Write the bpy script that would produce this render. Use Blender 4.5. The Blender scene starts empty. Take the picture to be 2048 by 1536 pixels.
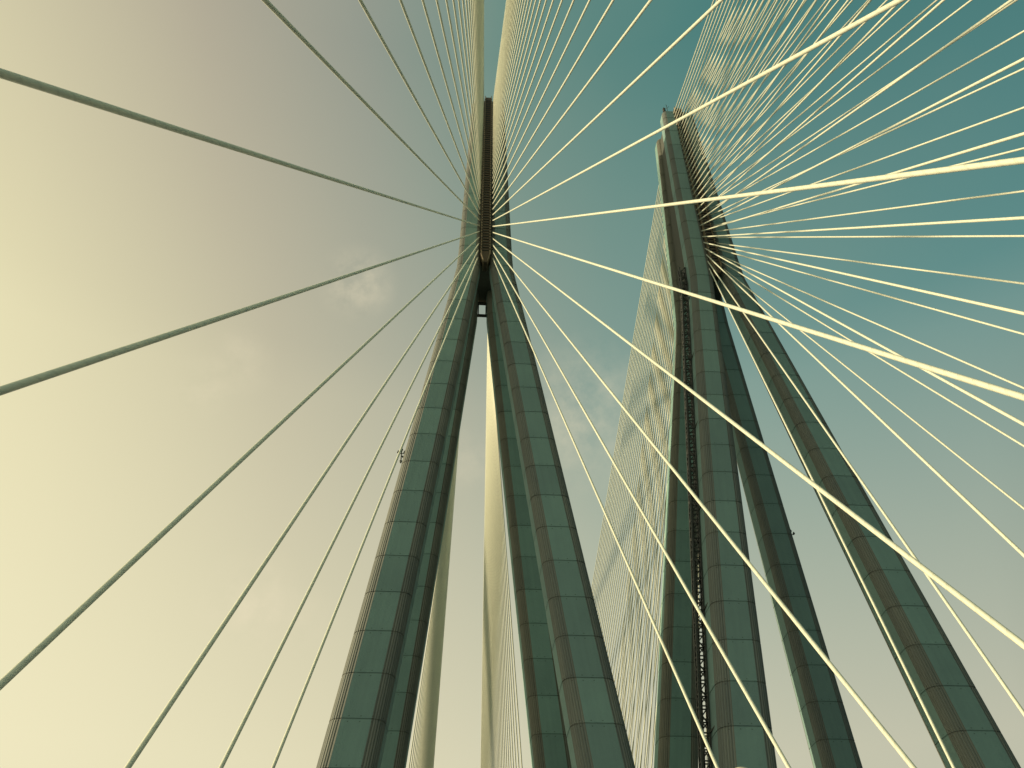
import bpy, math, random
from mathutils import Vector, Matrix
random.seed(4)
scene=bpy.context.scene
COL=scene.collection
scene.view_settings.view_transform='Standard'
scene.view_settings.look='None'
scene.view_settings.exposure=0
def lin(c):
    return tuple(((v/255)/12.92 if v/255<=.04045 else ((v/255+.055)/1.055)**2.4) for v in c)+(1,)

# ---------------------------------------------------------------- camera
CAM=Vector((-1.783,-66.722,1.572)); PITCH=39.841; YAW=4.043; ROLL=-0.316; F=1818.2
cd=bpy.data.cameras.new("camera"); cam=bpy.data.objects.new("camera",cd); COL.objects.link(cam)
cd.sensor_fit='HORIZONTAL'; cd.sensor_width=36; cd.lens=36*F/2048; cd.clip_end=9000; cd.clip_start=.1
cam.matrix_world=Matrix.Translation(CAM)@Matrix.Rotation(math.radians(-YAW),4,'Z')@Matrix.Rotation(math.radians(90+PITCH),4,'X')@Matrix.Rotation(math.radians(ROLL),4,'Z')
scene.camera=cam

# ---------------------------------------------------------------- sun / sky
to_sun=Vector((-1,0.08,0.205)).normalized()
sd=bpy.data.lights.new("sun","SUN"); sun=bpy.data.objects.new("sun",sd); COL.objects.link(sun)
sd.energy=5.0; sd.angle=math.radians(.5); sd.color=(1,.76,.47)
sun.rotation_euler=to_sun.to_track_quat('Z','Y').to_euler()
sun.location=(0,0,150)
elev=math.asin(to_sun.z); azim=math.atan2(to_sun.x,to_sun.y)

w=bpy.data.worlds.new("World"); scene.world=w; w.use_nodes=True
N=w.node_tree.nodes; L=w.node_tree.links; N.clear()
out=N.new("ShaderNodeOutputWorld"); bg=N.new("ShaderNodeBackground"); L.new(bg.outputs[0],out.inputs[0])
tc=N.new("ShaderNodeTexCoord")
mp=N.new("ShaderNodeMapping"); mp.inputs['Rotation'].default_value=(0,0,math.radians(YAW)); L.new(tc.outputs['Generated'],mp.inputs[0])
sp=N.new("ShaderNodeSeparateXYZ"); L.new(mp.outputs[0],sp.inputs[0])
def M(nodes,links,op,a,b=None,c=None,clamp=False):
    n=nodes.new("ShaderNodeMath"); n.operation=op; n.use_clamp=clamp
    for i,v in enumerate((a,b,c)):
        if v is None: continue
        if isinstance(v,(int,float)): n.inputs[i].default_value=v
        else: links.new(v,n.inputs[i])
    return n.outputs[0]
wm=lambda *a,**k:M(N,L,*a,**k)
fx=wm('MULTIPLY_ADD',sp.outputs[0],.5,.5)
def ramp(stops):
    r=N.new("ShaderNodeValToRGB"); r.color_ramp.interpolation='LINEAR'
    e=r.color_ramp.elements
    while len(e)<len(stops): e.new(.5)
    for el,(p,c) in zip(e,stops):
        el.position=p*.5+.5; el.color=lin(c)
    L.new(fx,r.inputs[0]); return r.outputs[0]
hi=ramp([(-1,(235,215,165)),(-.46,(204,196,164)),(-.3,(177,170,150)),(-.15,(148,154,142)),(0,(104,140,131)),(.2,(78,128,124)),(.46,(64,117,116)),(.8,(34,72,76)),(1,(30,62,66))])  # right-end stops here and below: unseen sky darkened to dim right-facing pylon sides
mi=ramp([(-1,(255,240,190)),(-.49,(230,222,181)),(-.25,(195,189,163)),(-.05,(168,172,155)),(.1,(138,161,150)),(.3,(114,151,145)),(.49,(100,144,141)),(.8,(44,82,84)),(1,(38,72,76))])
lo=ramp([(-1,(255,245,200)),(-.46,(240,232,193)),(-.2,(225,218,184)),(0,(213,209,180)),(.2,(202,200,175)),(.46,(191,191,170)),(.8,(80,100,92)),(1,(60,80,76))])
def mix(f,a,b):
    m=N.new("ShaderNodeMix"); m.data_type='RGBA'
    if isinstance(f,(int,float)): m.inputs[0].default_value=f
    else: L.new(f,m.inputs[0])
    for i,v in ((6,a),(7,b)):
        if isinstance(v,tuple): m.inputs[i].default_value=v
        else: L.new(v,m.inputs[i])
    return m.outputs[2]
def sstep(v,a,b):
    n=N.new("ShaderNodeMapRange"); n.interpolation_type='LINEAR'; n.inputs[1].default_value=a; n.inputs[2].default_value=b; L.new(v,n.inputs[0]); return n.outputs[0]
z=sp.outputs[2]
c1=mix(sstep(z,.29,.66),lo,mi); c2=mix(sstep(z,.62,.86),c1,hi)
nz=N.new("ShaderNodeTexNoise"); nz.inputs['Scale'].default_value=26; nz.inputs['Detail'].default_value=9; nz.inputs['Roughness'].default_value=.62
L.new(mp.outputs[0],nz.inputs[0])
def cdir(x,y):
    X=x-1024;Y=768-y;t=math.radians(PITCH)
    return Vector((X,F*math.cos(t)-Y*math.sin(t),F*math.sin(t)+Y*math.cos(t))).normalized()
tot=None
for (x,y,rad,amp) in ((715,565,.050,1.0),(400,770,.040,.65),(480,720,.045,.5),(500,1210,.07,.9),(1160,830,.11,.6),(930,920,.05,.4),(620,1250,.05,.35)):
    d=cdir(x,y)
    sb=N.new("ShaderNodeVectorMath"); sb.operation='DISTANCE'; L.new(mp.outputs[0],sb.inputs[0]); sb.inputs[1].default_value=d
    m=N.new("ShaderNodeMapRange"); m.interpolation_type='SMOOTHSTEP'; L.new(sb.outputs['Value'],m.inputs[0])
    m.inputs[1].default_value=rad; m.inputs[2].default_value=0; m.inputs[3].default_value=0; m.inputs[4].default_value=amp
    tot=m.outputs[0] if tot is None else wm('ADD',tot,m.outputs[0])
nm=sstep(nz.outputs[0],.38,.72)
cl=wm('MULTIPLY',wm('MULTIPLY',tot,nm),.66,clamp=True)
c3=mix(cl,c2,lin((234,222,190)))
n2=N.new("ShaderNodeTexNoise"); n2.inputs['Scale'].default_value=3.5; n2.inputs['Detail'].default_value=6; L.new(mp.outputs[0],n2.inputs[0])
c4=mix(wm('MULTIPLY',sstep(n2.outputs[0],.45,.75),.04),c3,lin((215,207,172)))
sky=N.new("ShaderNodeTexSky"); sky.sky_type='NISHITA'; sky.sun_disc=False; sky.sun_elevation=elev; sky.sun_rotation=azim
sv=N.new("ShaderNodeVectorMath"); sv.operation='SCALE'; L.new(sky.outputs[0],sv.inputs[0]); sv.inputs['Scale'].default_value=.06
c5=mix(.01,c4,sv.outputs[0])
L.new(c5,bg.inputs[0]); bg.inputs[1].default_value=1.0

# ---------------------------------------------------------------- materials
def newmat(name):
    m=bpy.data.materials.new(name); m.use_nodes=True; n=m.node_tree.nodes; l=m.node_tree.links
    return m,n,l,n['Principled BSDF']
def noise(n,l,vec,scale,detail=6,rough=.6):
    t=n.new("ShaderNodeTexNoise"); t.inputs['Scale'].default_value=scale; t.inputs['Detail'].default_value=detail; t.inputs['Roughness'].default_value=rough
    if vec is not None: l.new(vec,t.inputs[0])
    return t.outputs[0]
def mixc(n,l,f,a,b,bt='MIX'):
    m=n.new("ShaderNodeMix"); m.data_type='RGBA'; m.blend_type=bt
    if isinstance(f,(int,float)): m.inputs[0].default_value=f
    else: l.new(f,m.inputs[0])
    for i,v in ((6,a),(7,b)):
        if isinstance(v,tuple): m.inputs[i].default_value=v
        else: l.new(v,m.inputs[i])
    return m.outputs[2]
def concrete(name,base,dark,ribs):
    m,n,l,b=newmat(name)
    uv=n.new("ShaderNodeUVMap"); uv.uv_map="UVMap"
    s=n.new("ShaderNodeSeparateXYZ"); l.new(uv.outputs[0],s.inputs[0])
    g=n.new("ShaderNodeNewGeometry")
    mm=lambda *a,**k:M(n,l,*a,**k)
    lift=mm('FLOOR',mm('DIVIDE',s.outputs[1],3.0))
    face=mm('FLOOR',mm('DIVIDE',s.outputs[0],3.7))
    cb=n.new("ShaderNodeCombineXYZ"); l.new(lift,cb.inputs[0]); l.new(face,cb.inputs[1])
    oi=n.new("ShaderNodeObjectInfo"); l.new(oi.outputs['Random'],cb.inputs[2])
    wn=n.new("ShaderNodeTexWhiteNoise"); l.new(cb.outputs[0],wn.inputs[0])
    no=noise(n,l,g.outputs['Position'],.35,8,.65)
    st=n.new("ShaderNodeCombineXYZ"); l.new(mm('MULTIPLY',s.outputs[0],3.0),st.inputs[0]); l.new(mm('MULTIPLY',s.outputs[1],.12),st.inputs[1])
    no2=noise(n,l,st.outputs[0],1.0,5,.6)
    f=mm('ADD',mm('MULTIPLY',wn.outputs[0],.5),mm('ADD',mm('MULTIPLY',no,.85),mm('MULTIPLY',no2,.65)))
    f=mm('SUBTRACT',f,.55,clamp=True)
    c=mixc(n,l,f,base,dark)
    # each object is tinted at random toward a bluer, slatier grey
    c=mixc(n,l,mm('MULTIPLY',oi.outputs['Random'],.45),c,(.17,.245,.29,1))
    fr=mm('FRACT',mm('DIVIDE',s.outputs[1],3.0))
    du=mm('SUBTRACT',mm('FRACT',mm('DIVIDE',s.outputs[0],.62)),.5); dv=mm('SUBTRACT',mm('ABSOLUTE',mm('SUBTRACT',fr,.5)),.44)
    hole=mm('LESS_THAN',mm('ADD',mm('POWER',mm('MULTIPLY',du,.62),2),mm('POWER',mm('MULTIPLY',dv,3.0),2)),.0016)
    jl=mm('MULTIPLY',mm('GREATER_THAN',mm('ABSOLUTE',mm('SUBTRACT',fr,.5)),.486),.35)
    c=mixc(n,l,mm('MAXIMUM',jl,mm('MULTIPLY',hole,.6)),c,tuple(v*.35 for v in dark[:3])+(1,))
    if ribs:
        sn=mm('SINE',mm('MULTIPLY',s.outputs[0],2*math.pi/.15))
        c=mixc(n,l,mm('MULTIPLY',mm('MULTIPLY_ADD',sn,.5,.5),.35),c,tuple(v*.45 for v in dark[:3])+(1,))
        h=mm('ADD',mm('MULTIPLY',sn,.02),mm('MULTIPLY',no,.02))
    else:
        h=mm('MULTIPLY',noise(n,l,g.outputs['Position'],6,6),.03)
    bp=n.new("ShaderNodeBump"); bp.inputs['Strength'].default_value=1; bp.inputs['Distance'].default_value=1.0
    l.new(h,bp.inputs['Height']); l.new(bp.outputs[0],b.inputs['Normal'])
    l.new(c,b.inputs['Base Color']); b.inputs['Roughness'].default_value=.85
    b.inputs['Specular IOR Level'].default_value=.25
    return m
m_panel=concrete("concrete_panel",(.235,.42,.38,1),(.145,.255,.24,1),False)
m_rib=concrete("ribbed_concrete",(.25,.265,.215,1),(.14,.155,.135,1),True)
def simple(name,col,rough=.5,metal=0,nscale=3,var=.35,bump=0):
    m,n,l,b=newmat(name)
    tcn=n.new("ShaderNodeTexCoord")
    no=noise(n,l,tcn.outputs['Object'],nscale)
    c=mixc(n,l,no,tuple(v*(1+var*.5) for v in col)+(1,),tuple(v*(1-var) for v in col)+(1,))
    l.new(c,b.inputs['Base Color']); b.inputs['Roughness'].default_value=rough; b.inputs['Metallic'].default_value=metal
    if bump:
        bp=n.new("ShaderNodeBump"); bp.inputs['Distance'].default_value=bump; l.new(no,bp.inputs['Height']); l.new(bp.outputs[0],b.inputs['Normal'])
    return m
m_dark=simple("dark_anchor_steel",(.11,.09,.065),.7)
m_tan=simple("lit_flange_steel",(.27,.23,.16),.7)  # tan stands for light on the housing's side edges, put into the colour
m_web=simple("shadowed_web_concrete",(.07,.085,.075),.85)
m_steel=simple("painted_mast_steel",(.035,.045,.042),.55,.2)
m_deck=simple("asphalt",(.055,.055,.055),.9,0,2,.4,.01)
m_conc=simple("parapet_concrete",(.28,.28,.24),.85,0,1.5,.3,.01)
m_red=simple("red_lamp_glass",(.3,.05,.03),.3)
m_lamp=simple("lamp_housing",(.7,.66,.5),.4)
def cable_mat():
    m,n,l,b=newmat("cable_sheath")
    uv=n.new("ShaderNodeUVMap"); uv.uv_map="UVMap"
    s=n.new("ShaderNodeSeparateXYZ"); l.new(uv.outputs[0],s.inputs[0])
    mm=lambda *a,**k:M(n,l,*a,**k)
    ph=mm('FRACT',mm('ADD',s.outputs[0],mm('MULTIPLY',s.outputs[1],1/.45)))
    rid=mm('GREATER_THAN',mm('ABSOLUTE',mm('SUBTRACT',ph,.5)),.42)
    g=n.new("ShaderNodeNewGeometry")
    no=noise(n,l,g.outputs['Position'],1.2,5)
    c=mixc(n,l,no,(.76,.82,.68,1),(.60,.68,.57,1))
    c=mixc(n,l,mm('MULTIPLY',rid,.12),c,(.25,.28,.22,1))
    bp=n.new("ShaderNodeBump"); bp.inputs['Distance'].default_value=.004; l.new(rid,bp.inputs['Height']); l.new(bp.outputs[0],b.inputs['Normal'])
    l.new(c,b.inputs['Base Color']); b.inputs['Roughness'].default_value=.5
    return m
m_cable=cable_mat()

# ---------------------------------------------------------------- mesh helpers
class MB:
    def __init__(s): s.v=[];s.f=[];s.m=[];s.uv=[]
    def add(s,vs,fs,mi=0):
        o=len(s.v); s.v+=[tuple(v) for v in vs]
        for f in fs: s.f.append([o+i for i in f]); s.m.append(mi); s.uv.append(None)
    def box(s,c,sz,mi=0,R=None):
        vs=[]
        for k in (-1,1):
            for j in (-1,1):
                for i in (-1,1):
                    v=Vector((i*sz[0]/2,j*sz[1]/2,k*sz[2]/2))
                    if R is not None: v=R@v
                    vs.append(Vector(c)+v)
        s.add(vs,[(0,2,3,1),(4,5,7,6),(0,1,5,4),(2,6,7,3),(0,4,6,2),(1,3,7,5)],mi)
    def bar(s,a,b,r,n=4,mi=0,r2=None):
        a=Vector(a);b=Vector(b);d=(b-a).normalized();r2=r if r2 is None else r2
        u=d.cross(Vector((0,0,1)) if abs(d.z)<.9 else Vector((1,0,0))).normalized();w_=d.cross(u)
        vs=[]
        for p,rr in ((a,r),(b,r2)):
            for i in range(n):
                t=2*math.pi*i/n+math.pi/4; vs.append(p+(u*math.cos(t)+w_*math.sin(t))*rr)
        s.add(vs,[(i,(i+1)%n,n+(i+1)%n,n+i) for i in range(n)]+[tuple(range(n))[::-1],tuple(range(n,2*n))],mi)
    def loft(s,rings,mi=0):
        n=len(rings[0]); vs=[p for r in rings for p in r]; fs=[]
        for k in range(len(rings)-1):
            for i in range(n): fs.append((k*n+i,k*n+(i+1)%n,(k+1)*n+(i+1)%n,(k+1)*n+i))
        fs.append(tuple(range(n))[::-1]); fs.append(tuple(range((len(rings)-1)*n,len(rings)*n)))
        s.add(vs,fs,mi)
    def mesh(s,name,mats,smooth=False,smooth_mi=None):
        me=bpy.data.meshes.new(name); me.from_pydata(s.v,[],s.f)
        for m in mats: me.materials.append(m)
        for p,mi in zip(me.polygons,s.m): p.material_index=mi; p.use_smooth=smooth or (mi==smooth_mi)
        if any(u is not None for u in s.uv):
            uvl=me.uv_layers.new(name="UVMap")
            for p,u in zip(me.polygons,s.uv):
                if u is None: continue
                for li,q in zip(p.loop_indices,u): uvl.data[li].uv=q
        me.update(); return me
def link(name,me,parent=None,loc=(0,0,0)):
    o=bpy.data.objects.new(name,me); COL.objects.link(o); o.location=loc
    if parent is not None: o.parent=parent
    return o

# ---------------------------------------------------------------- pylon legs
BX,BY,KX,KY,ZK,TX,TY,ZT=9.759,13.135,1.62,3.309,69.5,1.02,1.836,100.83
def axis(z):
    if z<=ZK:
        t=z/ZK; return BX+(KX-BX)*t, BY+(KY-BY)*t
    t=(z-ZK)/(ZT-ZK); return KX+(TX-KX)*t, KY+(TY-KY)*t
def hw(z): return 1.96-.80*min(z,ZK)/ZK if z<=ZK else 1.16-.22*(z-ZK)/(ZT-ZK)
prof=[]
def side():
    r=.52; k=.465
    p=[(1.0,-r,0),(1.0,r,1)]
    for i in range(5):
        a=math.pi/2*i/4; p.append((r+k*math.cos(a),r+.02+(k-.02)*math.sin(a),1))
    p[2]=(.985,r+.02,1); p[-1]=(r+.02,.985,1)
    return p
for q in range(4):
    c,s_=[(1,0),(0,1),(-1,0),(0,-1)][q]
    for x,y,mi_ in side(): prof.append((x*c-y*s_,x*s_+y*c,mi_))
def leg_mesh(sx,sy,ztop):
    mb=MB()
    lv=[(-20,0)]
    zz=-18
    while zz<ztop-1.5:
        lv+= [(zz-.05,0),(zz-.03,.03),(zz+.03,.03),(zz+.05,0)]; zz+=3
    lv+=[(ztop-.5,0),(ztop-.12,.12),(ztop,.35)]
    n=len(prof)
    for z_,ins in lv:
        ax_,ay_=axis(z_); h=hw(z_)-ins
        for x,y,mi_ in prof: mb.v.append((sx*ax_+x*h,sy*ay_+y*h,z_))
    per=[0]
    for i in range(n):
        a=prof[i];b=prof[(i+1)%n]; per.append(per[-1]+math.hypot(a[0]-b[0],a[1]-b[1])*1.5)
    for k in range(len(lv)-1):
        for i in range(n):
            mb.f.append([k*n+i,k*n+(i+1)%n,(k+1)*n+(i+1)%n,(k+1)*n+i]); mb.m.append(prof[i][2])
            mb.uv.append([(per[i],lv[k][0]),(per[i+1],lv[k][0]),(per[i+1],lv[k+1][0]),(per[i],lv[k+1][0])])
    mb.f.append([(len(lv)-1)*n+i for i in range(n)]); mb.m.append(0); mb.uv.append([(0,100)]*n)
    return mb.mesh("leg",[m_panel,m_rib])
leg_meshes=[(sx,sy,leg_mesh(sx,sy,ZT if sy<0 else ZT-.6)) for sx in (-1,1) for sy in (-1,1)]

def housing_mesh(sy):
    mb=MB()
    zb=71 if sy<0 else 73.6
    zs=([69.4,70.6] if sy<0 else [72.3,73.2])+[zb+i*(ZT+.35-zb)/30 for i in range(31)]
    def wd(z_): return (.50-.08*(z_-70)/31)*(.45 if z_<70 else 1)
    def part(xa,xb,d0,d1,mi):
        rings=[]
        for z_ in zs:
            yc=axis(z_)[1]+hw(z_)*.95; w_=wd(z_)
            rings.append([(xa*w_,sy*(yc+d0),z_),(xb*w_,sy*(yc+d0),z_),(xb*w_,sy*(yc+d1),z_),(xa*w_,sy*(yc+d1),z_)])
        mb.loft(rings,mi)
    part(-.78,.78,-1.2,.12,0); part(-1,-.77,-1.2,.34,2); part(.77,1,-1.2,.34,2)
    n_=int((ZT-zb)/.455)
    for i in range(n_):
        z_=zb+.2+i*.455; yc=axis(z_)[1]+hw(z_)*.95
        mb.box((0,sy*(yc+.16),z_),(.62,.10,.10),1)
        for sx in (-1,1): mb.box((sx*.42,sy*(yc+.36),z_),(.09,.08,.18),1)
    return mb.mesh("anchorage_housing",[m_dark,m_steel,m_tan])
housings=[housing_mesh(-1),housing_mesh(1)]
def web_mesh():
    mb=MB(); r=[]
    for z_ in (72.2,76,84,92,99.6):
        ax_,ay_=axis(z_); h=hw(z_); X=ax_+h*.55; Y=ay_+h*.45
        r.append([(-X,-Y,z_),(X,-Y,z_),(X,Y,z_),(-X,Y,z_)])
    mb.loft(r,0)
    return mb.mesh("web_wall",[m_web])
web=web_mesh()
def strut_mesh():
    mb=MB()
    yy=KY+.2
    for z_ in (69.7,71.5):
        xx=axis(z_)[0]-hw(z_)*.6; mb.box((0,yy,z_),(2*xx,.3,.18))
    for x in (-.40,.40): mb.box((x,yy,70.6),(.1,.26,1.6))
    return mb.mesh("cross_beam",[m_steel])
strut=strut_mesh()
def mast_mesh():
    mb=MB(); a=.30; P=[]
    zz=-2
    while zz<72:
        ax_,ay_=axis(zz); h=hw(zz); P.append(Vector((-ax_-h-.36,-ay_+h*.55,zz))); zz+=.9
    cr=[Vector((i*a,j*a,0)) for i,j in ((-1,-1),(1,-1),(1,1),(-1,1))]
    for k in range(len(P)-1):
        for i in range(4):
            mb.bar(P[k]+cr[i],P[k+1]+cr[i],.085)
            mb.bar(P[k]+cr[i],P[k]+cr[(i+1)%4],.055)
            mb.bar(P[k]+cr[i],P[k+1]+cr[(i+1)%4],.055) if k%2 else mb.bar(P[k]+cr[(i+1)%4],P[k+1]+cr[i],.055)
        if k%10==6:
            mb.bar(P[k]+cr[0],P[k]+Vector((.9,-.2,0)),.06); mb.bar(P[k]+cr[2],P[k]+Vector((.9,.2,0)),.06)
            mb.bar(P[k]+cr[1],P[k]+Vector((.45,-1.5,.1)),.07); mb.bar(P[k]+Vector((.45,-1.5,.1)),P[k]+Vector((.7,-1.2,.8)),.07)
    mb.bar(P[0]+Vector((0,.15,0)),P[-1]+Vector((0,.15,0)),.09,6)
    return mb.mesh("lattice_mast",[m_steel])
def instrument_mesh():
    mb=MB()
    mb.bar((.1,0,0),(-.4,0,0),.05,6); mb.bar((.1,0,-.4),(-.4,0,0),.04,6)
    mb.bar((-.4,0,-.45),(-.4,0,.5),.05,6)
    mb.bar((-.15,0,.25),(-.65,0,.25),.035)
    for p in ((-.15,0,.25),(-.65,0,.25),(-.4,0,.5)):
        mb.bar(p,(p[0],p[1],p[2]+.1),.05,8); mb.bar((p[0],p[1],p[2]+.1),(p[0],p[1],p[2]+.28),.12,8,0,.05)
    mb.bar((-.4,0,-.45),(-.4,0,-.65),.12,8,0,.06)
    return mb.mesh("warning_lamp",[m_steel,m_red])
inst=instrument_mesh()
def rod_mesh():
    mb=MB()
    mb.bar((0,0,-.1),(0,0,.5),.10,8); mb.bar((0,0,.5),(0,0,2.2),.045,6,0,.02)
    for i in range(3):
        a=i*2.1; mb.bar((0,0,1.4),(.3*math.cos(a),.3*math.sin(a),1.9),.02)
    mb.bar((-.6,-.5,-.2),(-.6,-.5,.45),.2,8); mb.bar((-.6,-.5,.45),(-.6,-.5,.8),.14,8,0,.05)
    return mb.mesh("lightning_rod",[m_steel])
rod=rod_mesh()
S=23.716
def pylon(X0,second):
    e=bpy.data.objects.new("bridge_pylon",None); COL.objects.link(e); e.location=(X0,0,0)
    e["label"]=("four-legged ribbed concrete bridge pylon with lattice hoist mast" if second else "four-legged ribbed concrete bridge pylon carrying pale stay cables")
    e["category"]="bridge tower"; e["group"]="cable-stayed bridge pylons"
    for sx,sy,me in leg_meshes: link("leg",me,e)
    for h in housings: link("anchorage_housing",h,e)
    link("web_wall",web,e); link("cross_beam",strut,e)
    if second:
        link("lightning_rod",rod,e,(-TX,-TY-.2,ZT))
        link("lattice_mast",mast_mesh(),e)
        z_=45.5; o=link("warning_lamp",inst,e,(axis(z_)[0]+hw(z_)*.95,axis(z_)[1],z_)); o.rotation_euler=(0,0,math.pi)
    else:
        z_=43.6; link("warning_lamp",inst,e,(-axis(z_)[0]-hw(z_)*.95,-axis(z_)[1],z_))
pylon(0,False); pylon(S,True)

# ---------------------------------------------------------------- stay cables
W,D1,ZA1,ZA33,AX,AY=8.891,40.2,72.02,100.4,.559,3.399
RAD=.061
def cable(X0,sx,sy,k):
    fr=k/32
    A=Vector((X0+sx*AX,sy*(AY+(TY-AY)*fr),ZA1+(ZA33-ZA1)*fr)); B=Vector((X0+sx*W,sy*(D1+6*k),.35))
    Ln=(B-A).length; sag=Ln*.0002
    d=(B-A).normalized(); u=d.cross(Vector((0,0,1))).normalized(); v=u.cross(d)
    ns=12; nr=10; mb=MB()
    for i in range(ns+1):
        t=i/ns; p=A.lerp(B,t)-Vector((0,0,4*sag*t*(1-t)))
        for j in range(nr):
            a=2*math.pi*j/nr; mb.v.append(tuple(p+(u*math.cos(a)+v*math.sin(a))*RAD))
    for i in range(ns):
        for j in range(nr):
            mb.f.append([i*nr+j,i*nr+(j+1)%nr,(i+1)*nr+(j+1)%nr,(i+1)*nr+j]); mb.m.append(0)
            mb.uv.append([(j/nr,Ln*i/ns),((j+1)/nr,Ln*i/ns),((j+1)/nr,Ln*(i+1)/ns),(j/nr,Ln*(i+1)/ns)])
    mb.f.append(list(range(nr))[::-1]); mb.m.append(0); mb.uv.append([(0,0)]*nr)
    mb.f.append([ns*nr+j for j in range(nr)]); mb.m.append(0); mb.uv.append([(0,0)]*nr)
    o=link("stay_cable",mb.mesh("stay_cable",[m_cable],True))
    o["label"]="pale cream sheathed stay cable stretched from concrete pylon to deck edge"
    o["category"]="bridge cable"; o["group"]="stay cables fanning from the pylons"
for X0 in (0,S):
    for sx in (-1,1):
        for sy in (-1,1):
            for k in range(33): cable(X0,sx,sy,k)

# ---------------------------------------------------------------- decks, lamp, sea
def deck_mesh():
    mb=MB(); mb.loft([[(-9.3,y,-.0),(9.3,y,-.0),(9.3,y,-.9),(4,y,-3),(-4,y,-3),(-9.3,y,-.9)] for y in (-600,600)],0)
    return mb.mesh("road_slab",[m_deck])
def par_mesh():
    mb=MB()
    for x in (-7.3,7.3): mb.loft([[(x-.25,y,.004),(x+.25,y,.004),(x+.12,y,.9),(x-.12,y,.9)] for y in (-600,600)])
    return mb.mesh("parapet",[m_conc])
dm=deck_mesh(); pm=par_mesh()
for X0 in (0,S):
    e=bpy.data.objects.new("bridge_deck",None); COL.objects.link(e); e.location=(X0,0,0)
    e["label"]="long asphalt bridge carriageway with pale concrete parapets"; e["category"]="bridge deck"; e["group"]="bridge carriageways"
    link("road_slab",dm,e); link("parapet",pm,e)
def lamp():
    e=bpy.data.objects.new("street_lamp",None); COL.objects.link(e); e.location=(7.3,-38,.9)
    e["label"]="tall street lamp with pale rounded head on the parapet"; e["category"]="street lamp"
    mb=MB(); mb.bar((0,0,0),(0,0,9.3),.11,10,0,.06); link("pole",mb.mesh("pole",[m_steel],True),e)
    mb=MB(); r=[]
    for i in range(7):
        t=i/6; R=.40*math.cos(t*1.45); zz=9.3+.28*math.sin(t*1.5)
        r.append([(R*math.cos(a*math.pi/8),.6*R*math.sin(a*math.pi/8),zz) for a in range(16)])
    mb.loft(r); link("lamp_shade",mb.mesh("lamp_shade",[m_lamp],True),e)
lamp()
mb=MB(); mb.add([(-4000,-4000,-20),(4000,-4000,-20),(4000,4000,-20),(-4000,4000,-20)],[(0,1,2,3)])
m,n,l,b=newmat("sea_water")
tcn=n.new("ShaderNodeTexCoord"); no=noise(n,l,tcn.outputs['Object'],.15,8); bp=n.new("ShaderNodeBump"); bp.inputs['Distance'].default_value=1.2
l.new(no,bp.inputs['Height']); l.new(bp.outputs[0],b.inputs['Normal']); b.inputs['Base Color'].default_value=(.03,.06,.06,1); b.inputs['Roughness'].default_value=.25
o=link("water",mb.mesh("water",[m])); o["kind"]="structure"
